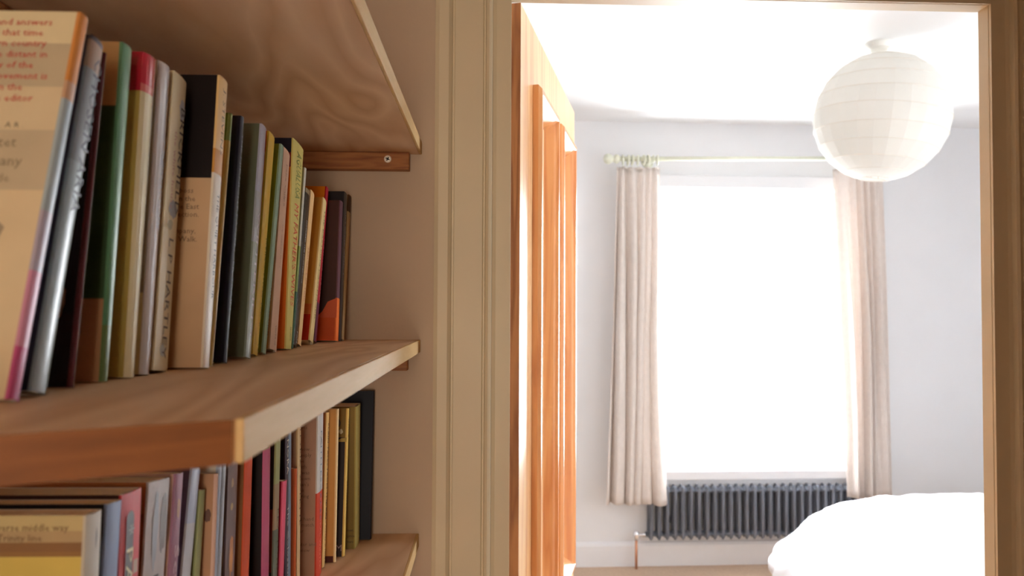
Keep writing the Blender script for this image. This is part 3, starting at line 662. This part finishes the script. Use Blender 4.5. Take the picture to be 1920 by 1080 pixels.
def curtain(pts_l, pts_r, nf, seed, rings_px, label, rlab):
    """pts: list of (px,py) down the left and right edge of the drawn-back curtain"""
    e = empty('curtain', WLOC, label, 'curtain', 'pair of curtains at the window', rot=WROT)
    A = [on_wall(*p, POFF) for p in pts_l]; Bq = [on_wall(*p, POFF) for p in pts_r]
    def lerp_edge(E, z):
        for (u0_, z0_), (u1_, z1_) in zip(E, E[1:]):
            if z <= z0_ and z >= z1_: t = (z0_ - z) / (z0_ - z1_); t = t; return u0_ + (u1_ - u0_) * t
        return E[-1][0] if z < E[-1][1] else E[0][0]
    zt = A[0][1]; zb = A[-1][1]; zbr = Bq[-1][1]
    rnd = random.Random(seed); ph = [rnd.uniform(0, 6.28) for _ in range(8)]
    NS, NT = 150, 44; bm = bmesh.new(); V = []
    for j in range(NT + 1):
        t = j / NT; row_ = []
        for i in range(NS + 1):
            s = i / NS
            z = zt + ((zb + (zbr - zb) * s) - zt) * t
            ul, ur = lerp_edge(A, z), lerp_edge(Bq, z)
            sw = s + .085 * math.sin(2.6 * t + ph[0] + 5 * s) * math.sin(math.pi * s) + .02 * math.sin(5 * t + ph[1] + 9 * s) * t * math.sin(math.pi * s)
            a1 = math.cos(2 * math.pi * nf * sw + ph[2] * .3)
            a2 = math.cos(2 * math.pi * nf * .5 * sw + ph[3] + 1.2 * t)
            a3 = math.cos(2 * math.pi * nf * 1.7 * sw + ph[4] + 2.0 * t)
            amp = (.015 + .019 * min(1, t * 2.2)) * (1 + .45 * math.sin(7.3 * s + ph[7] + 1.5 * t))
            y = -POFF - amp * (math.copysign(abs(a1) ** .75, a1) * .8 + .35 * a2 * min(1, t * 2) + .18 * a3 * t)
            u = ul + (ur - ul) * s + .010 * math.sin(2 * math.pi * nf * sw * 1.0 + ph[5]) * min(1, t * 2)
            row_.append(bm.verts.new((u, y, z + .0025 * math.sin(12 * s + ph[6]) * t)))
        V.append(row_)
    for j in range(NT):
        for i in range(NS): bm.faces.new((V[j][i], V[j][i + 1], V[j + 1][i + 1], V[j + 1][i]))
    o = link('drape', bm, M_curtain, e, True)
    md = o.modifiers.new('thickness', 'SOLIDIFY'); md.thickness = .0025
    # pleat heading band
    bm = bmesh.new(); zc = zt - .012; ul, ur = A[0][0], Bq[0][0]
    tube_pts = []
    for i in range(60):
        s = i / 59; a1 = math.cos(2 * math.pi * nf * s + ph[2] * .3)
        tube_pts.append((ul + (ur - ul) * s, -POFF - .016 * a1 * .9 - .004, 0))
    for i in range(59):
        p, q2 = tube_pts[i], tube_pts[i + 1]
        for z0_, z1_ in ((zt - .004, zt + .004),):
            v = [bm.verts.new((p[0], p[1], z0_)), bm.verts.new((q2[0], q2[1], z0_)), bm.verts.new((q2[0], q2[1], z1_)), bm.verts.new((p[0], p[1], z1_))]
            bm.faces.new(v)
    bmesh.ops.remove_doubles(bm, verts=bm.verts, dist=1e-5)
    o = link('heading_tape', bm, M_curtain, e); md = o.modifiers.new('thickness', 'SOLIDIFY'); md.thickness = .003
    for px in rings_px:
        u, z = on_wall(px, 298, POFF)
        tt = (u - pu0) / (pu1 - pu0); p = Lp(tt)
        bm = bmesh.new(); torus(bm, (0, 0, 0), .0235, .0058, 'x', 22, 8)
        tube(bm, [(0, 0, -.026), (0, 0, -.036)], .0025, 8)
        r = link('curtain_ring', bm, M_cream_pole, e, True); r.location = (p.x, p.y, p.z - .0062); r.rotation_euler = (0, rnd.uniform(-.12, .12), rnd.uniform(-.25, .25))
    return e
curtain([(1156, 315), (1150, 520), (1143, 700), (1133, 944)], [(1238, 315), (1240, 450), (1240, 620), (1247, 780), (1257, 946)], 5.5, 3, [1168, 1178, 1186, 1196, 1207, 1215, 1233], 'cream curtain gathered left of the window, hanging over the radiator end', '')
curtain([(1562, 318), (1570, 450), (1580, 600), (1588, 780), (1591, 934)], [(1654, 318), (1660, 500), (1665, 700), (1671, 930)], 5.5, 11, [1566, 1580, 1592, 1604, 1620, 1634, 1646], 'cream curtain gathered right of the window, beside the paper lantern', '')

# ---------------------------------------------------------------- radiator
ROFF = .05
rad = empty('column_radiator', WLOC, 'low anthracite grey column radiator under the window', 'radiator', rot=WROT)
ru0, rz0 = on_wall(1221, 1013, .085); ru1, _ = on_wall(1236.1, 1013, .085); pitch = .0455
rz1 = on_wall(1430, 910, .085)[1]; rz0 = on_wall(1400, 1011, .085)[1]
RH = rz1 - rz0
bm = bmesh.new()
for yy in (-.040, -.082):
    tube(bm, [(0, yy, .0), (0, yy, .012), (0, yy, .03), (0, yy, RH - .03), (0, yy, RH - .012), (0, yy, RH)], [.004, .011, .0125, .0125, .012, .006], 10)
for z in (.030, RH - .028):
    tube(bm, [(0, -.028, z), (0, -.038, z), (0, -.084, z), (0, -.094, z)], [.006, .015, .015, .006], 10)
    tube(bm, [(-.0215, -.061, z), (.0215, -.061, z)], .016, 12)
tube(bm, [(-.0215, -.082, .03), (.0215, -.082, .03)], .010, 8); tube(bm, [(-.0215, -.082, RH - .028), (.0215, -.082, RH - .028)], .010, 8)
bmesh.ops.recalc_face_normals(bm, faces=bm.faces)
me = bpy.data.meshes.new('column'); bm.to_mesh(me); bm.free(); me.materials.append(M_rad)
for f in me.polygons: f.use_smooth = True
NCOL = 27
for i in range(NCOL):
    o = bpy.data.objects.new('column', me); C.objects.link(o); o.parent = rad; o.location = (ru0 + i * pitch, 0, rz0)
bm = bmesh.new(); tube(bm, [(ru0 - .028, -.061, rz0 + .03), (ru0 + (NCOL - 1) * pitch + .028, -.061, rz0 + .03)], .012, 10)
link('header_pipe', bm, M_rad, rad, True)
for u in (ru0 + pitch * 2.5, ru0 + pitch * (NCOL - 3.5)):
    bm = bmesh.new(); box(bm, u - .012, u + .012, -.030, -.001, rz0 + .08, rz0 + .12, bev=.003); link('wall_bracket', bm, M_rad, rad)
uv, zv = on_wall(1193, 1003, .061)
bm = bmesh.new(); tube(bm, [(uv, -.061, zv - .028), (uv, -.061, zv - .018), (uv, -.061, zv), (uv, -.061, zv + .018), (uv, -.061, zv + .022)], [.012, .016, .017, .014, .008], 14)
tube(bm, [(uv, -.061, zv), (ru0 - .045, -.061, zv), (ru0 - .04, -.061, zv), (ru0 - .02, -.061, zv)], [.009, .009, .014, .014], 12)
link('radiator_valve', bm, M_chrome, rad, True)
bm = bmesh.new(); tube(bm, [(uv, -.061, 0.001), (uv, -.061, zv - .027)], .0075, 12); link('copper_pipe', bm, M_copper, rad, True)

# ---------------------------------------------------------------- paper lantern
lc = at_z(1647, 84, CZ - .006)
d = ray(1651.5, 220); lcen = cam_loc + d * (lc.y / d.y)
rl_ = 119.5 / F * (lcen - cam_loc).dot(fw)
pl = empty('pendant_light', (lc.x, lc.y, CZ), 'round white paper lantern hanging from a white ceiling rose', 'lamp')
bm = bmesh.new(); tube(bm, [(0, 0, 0), (0, 0, -.006), (0, 0, -.022), (0, 0, -.030), (0, 0, -.033)], [.052, .052, .044, .034, .008], 28); link('ceiling_rose', bm, M_plastic, pl, False)
co = lcen - Vector((lc.x, lc.y, CZ))
bm = bmesh.new(); tube(bm, [(0, 0, -.03), (co.x * .2, 0, -.06), (co.x * .6, 0, co.z + rl_ * .9), (co.x, co.y, co.z + rl_ * .35)], .0028, 8); link('cord', bm, M_plastic, pl, True)
bm = bmesh.new(); rings = []; NR = 10; sub = 3; seg = 26
rnd = random.Random(5)
th0 = math.radians(13)
for k in range(NR * sub + 1):
    a = th0 + (math.pi - 2 * th0) * k / (NR * sub)
    sc_ = 1 - .012 * abs(math.sin(math.pi * k / sub)) * 1.0
    rings.append([bm.verts.new((rl_ * sc_ * math.sin(a) * math.cos(t) * (1 + .002 * rnd.uniform(-1, 1)), rl_ * sc_ * math.sin(a) * math.sin(t), rl_ * (1 - .0) * math.cos(a))) for t in [2 * math.pi * i / seg for i in range(seg)]])
for A, Bq in zip(rings, rings[1:]):
    for i in range(seg): bm.faces.new((A[i], A[(i + 1) % seg], Bq[(i + 1) % seg], Bq[i]))
shade = link('lamp_shade', bm, M_paper, pl, False); shade.location = co; shade.rotation_euler = (math.radians(3), math.radians(5), .3)
md = shade.modifiers.new('thickness', 'SOLIDIFY'); md.thickness = .0006
M_rib = paint((236, 230, 220), .6, .02, 8, 0, 'rib_wire')
for k in range(NR + 1):
    a = th0 + (math.pi - 2 * th0) * k / NR
    bm = bmesh.new(); torus(bm, (0, 0, rl_ * math.cos(a)), rl_ * math.sin(a) * 1.001, .0011, 'z', 52, 6)
    o = link('shade_rib', bm, M_rib, shade, True)
    if 0 < k < NR: o.rotation_euler = (math.radians(rnd.uniform(-.8, .8)), math.radians(rnd.uniform(-.8, .8)), 0)
bm = bmesh.new()
for x in (-.018, .018): tube(bm, [(x, 0, rl_ * .96), (x, 0, -rl_ * .96)], .0018, 6)
tube(bm, [(-rl_ * .21, 0, rl_ * .965), (rl_ * .21, 0, rl_ * .965)], .0018, 6); tube(bm, [(-rl_ * .21, 0, -rl_ * .965), (rl_ * .21, 0, -rl_ * .965)], .0018, 6)
link('wire_stretcher', bm, M_rib, shade, True)
bm = bmesh.new(); tube(bm, [(0, 0, rl_ * .35 + .01), (0, 0, rl_ * .35 - .04), (0, 0, rl_ * .35 - .05), (0, 0, rl_ * .35 - .085), (0, 0, rl_ * .35 - .12), (0, 0, rl_ * .35 - .135)], [.016, .018, .014, .030, .028, .01], 18); o = link('light_bulb', bm, M_plastic, pl, True); o.location = (co.x, co.y, co.z)

# ---------------------------------------------------------------- bed
bedx0, bedx1, bedy0, bedy1 = 1.72, 3.25, 2.55, 3.85
bed = empty('bed', ((bedx0 + bedx1) / 2, (bedy0 + bedy1) / 2, 0), 'bed in the right corner of the bedroom, hidden under the white duvet', 'bed')
hx, hy = (bedx1 - bedx0) / 2, (bedy1 - bedy0) / 2
bm = bmesh.new(); box(bm, -hx, hx, -hy, hy, .10, .20, bev=.02); link('bed_base', bm, paint((225, 220, 214), .9, .02, 20, .1, 'divan_fabric'), bed)
bm = bmesh.new(); box(bm, -hx, hx, -hy, hy, .20, .335, bev=.03); link('mattress', bm, M_duvet, bed)
for sx in (-1, 1):
    for sy in (-1, 1):
        bm = bmesh.new(); tube(bm, [(sx * (hx - .1), sy * (hy - .1), 0), (sx * (hx - .1), sy * (hy - .1), .10)], [.02, .026], 14); link('leg', bm, M_dooredge, bed, True)
bm = bmesh.new()
DXc, DYc, DZc = 2.30, 3.12, .425
ax, ay, az = 1.06, .80, .18
NU, NV = 130, 64
V = []
def spow(v, p): return math.copysign(abs(v) ** p, v)
for j in range(NV + 1):
    ph = -math.pi / 2 + math.pi * j / NV; row_ = []
    for i in range(NU):
        th = 2 * math.pi * i / NU
        cz = spow(math.cos(ph), .80)
        x = ax * cz * spow(math.cos(th), .76); y = ay * cz * spow(math.sin(th), .7); z = az * spow(math.sin(ph), .95)
        edge = max(abs(x) / ax, abs(y) / ay)
        droop = -.30 * max(0, -x - .45) ** 1.5
        w = mnoise.fractal(Vector((x * 2.6, y * 2.6, z * 3)), 1.0, 2.0, 4) * .012
        # gathers radiating from the rim
        g = .020 * math.sin(th * 34 + 4 * mnoise.noise(Vector((x * 3, y * 3, 0)))) * max(0, edge - .7) / .3
        cr = -.02 * abs(mnoise.noise(Vector((x * 7, y * 3, z * 6)))) * 2
        n = Vector((x / ax ** 2, y / ay ** 2, z / az ** 2)).normalized()
        p = Vector((x, y, z + droop)) + n * (w + g + cr)
        p.z = max(p.z, -.085 + .012 * p.z - .12 * min(1, max(0, -p.x - .62) / .1))
        row_.append(bm.verts.new(p))
    V.append(row_)
for j in range(NV):
    for i in range(NU):
        try: bm.faces.new((V[j][i], V[j][(i + 1) % NU], V[j + 1][(i + 1) % NU], V[j + 1][i]))
        except ValueError: pass
bmesh.ops.remove_doubles(bm, verts=bm.verts, dist=.0005)
dv_ = link('duvet', bm, M_duvet, None, True, loc=(DXc, DYc, DZc)); tag(dv_, 'puffy white duvet spread over the bed, wrinkled at its near edge', 'duvet')
print('CAM', CZ, HZ, RX, DW, dz1, YW0, XB, SX, TH_S, pitch, [round(q['Tf'], 4) for q in rows['up']], [round(q['Tf'], 4) for q in rows['low']])
print('LEAN', [(round(q['y0'], 3), round(math.degrees(math.atan(q['k'])), 1), round(q['zt'], 3)) for q in rows['up'] + rows['low']])
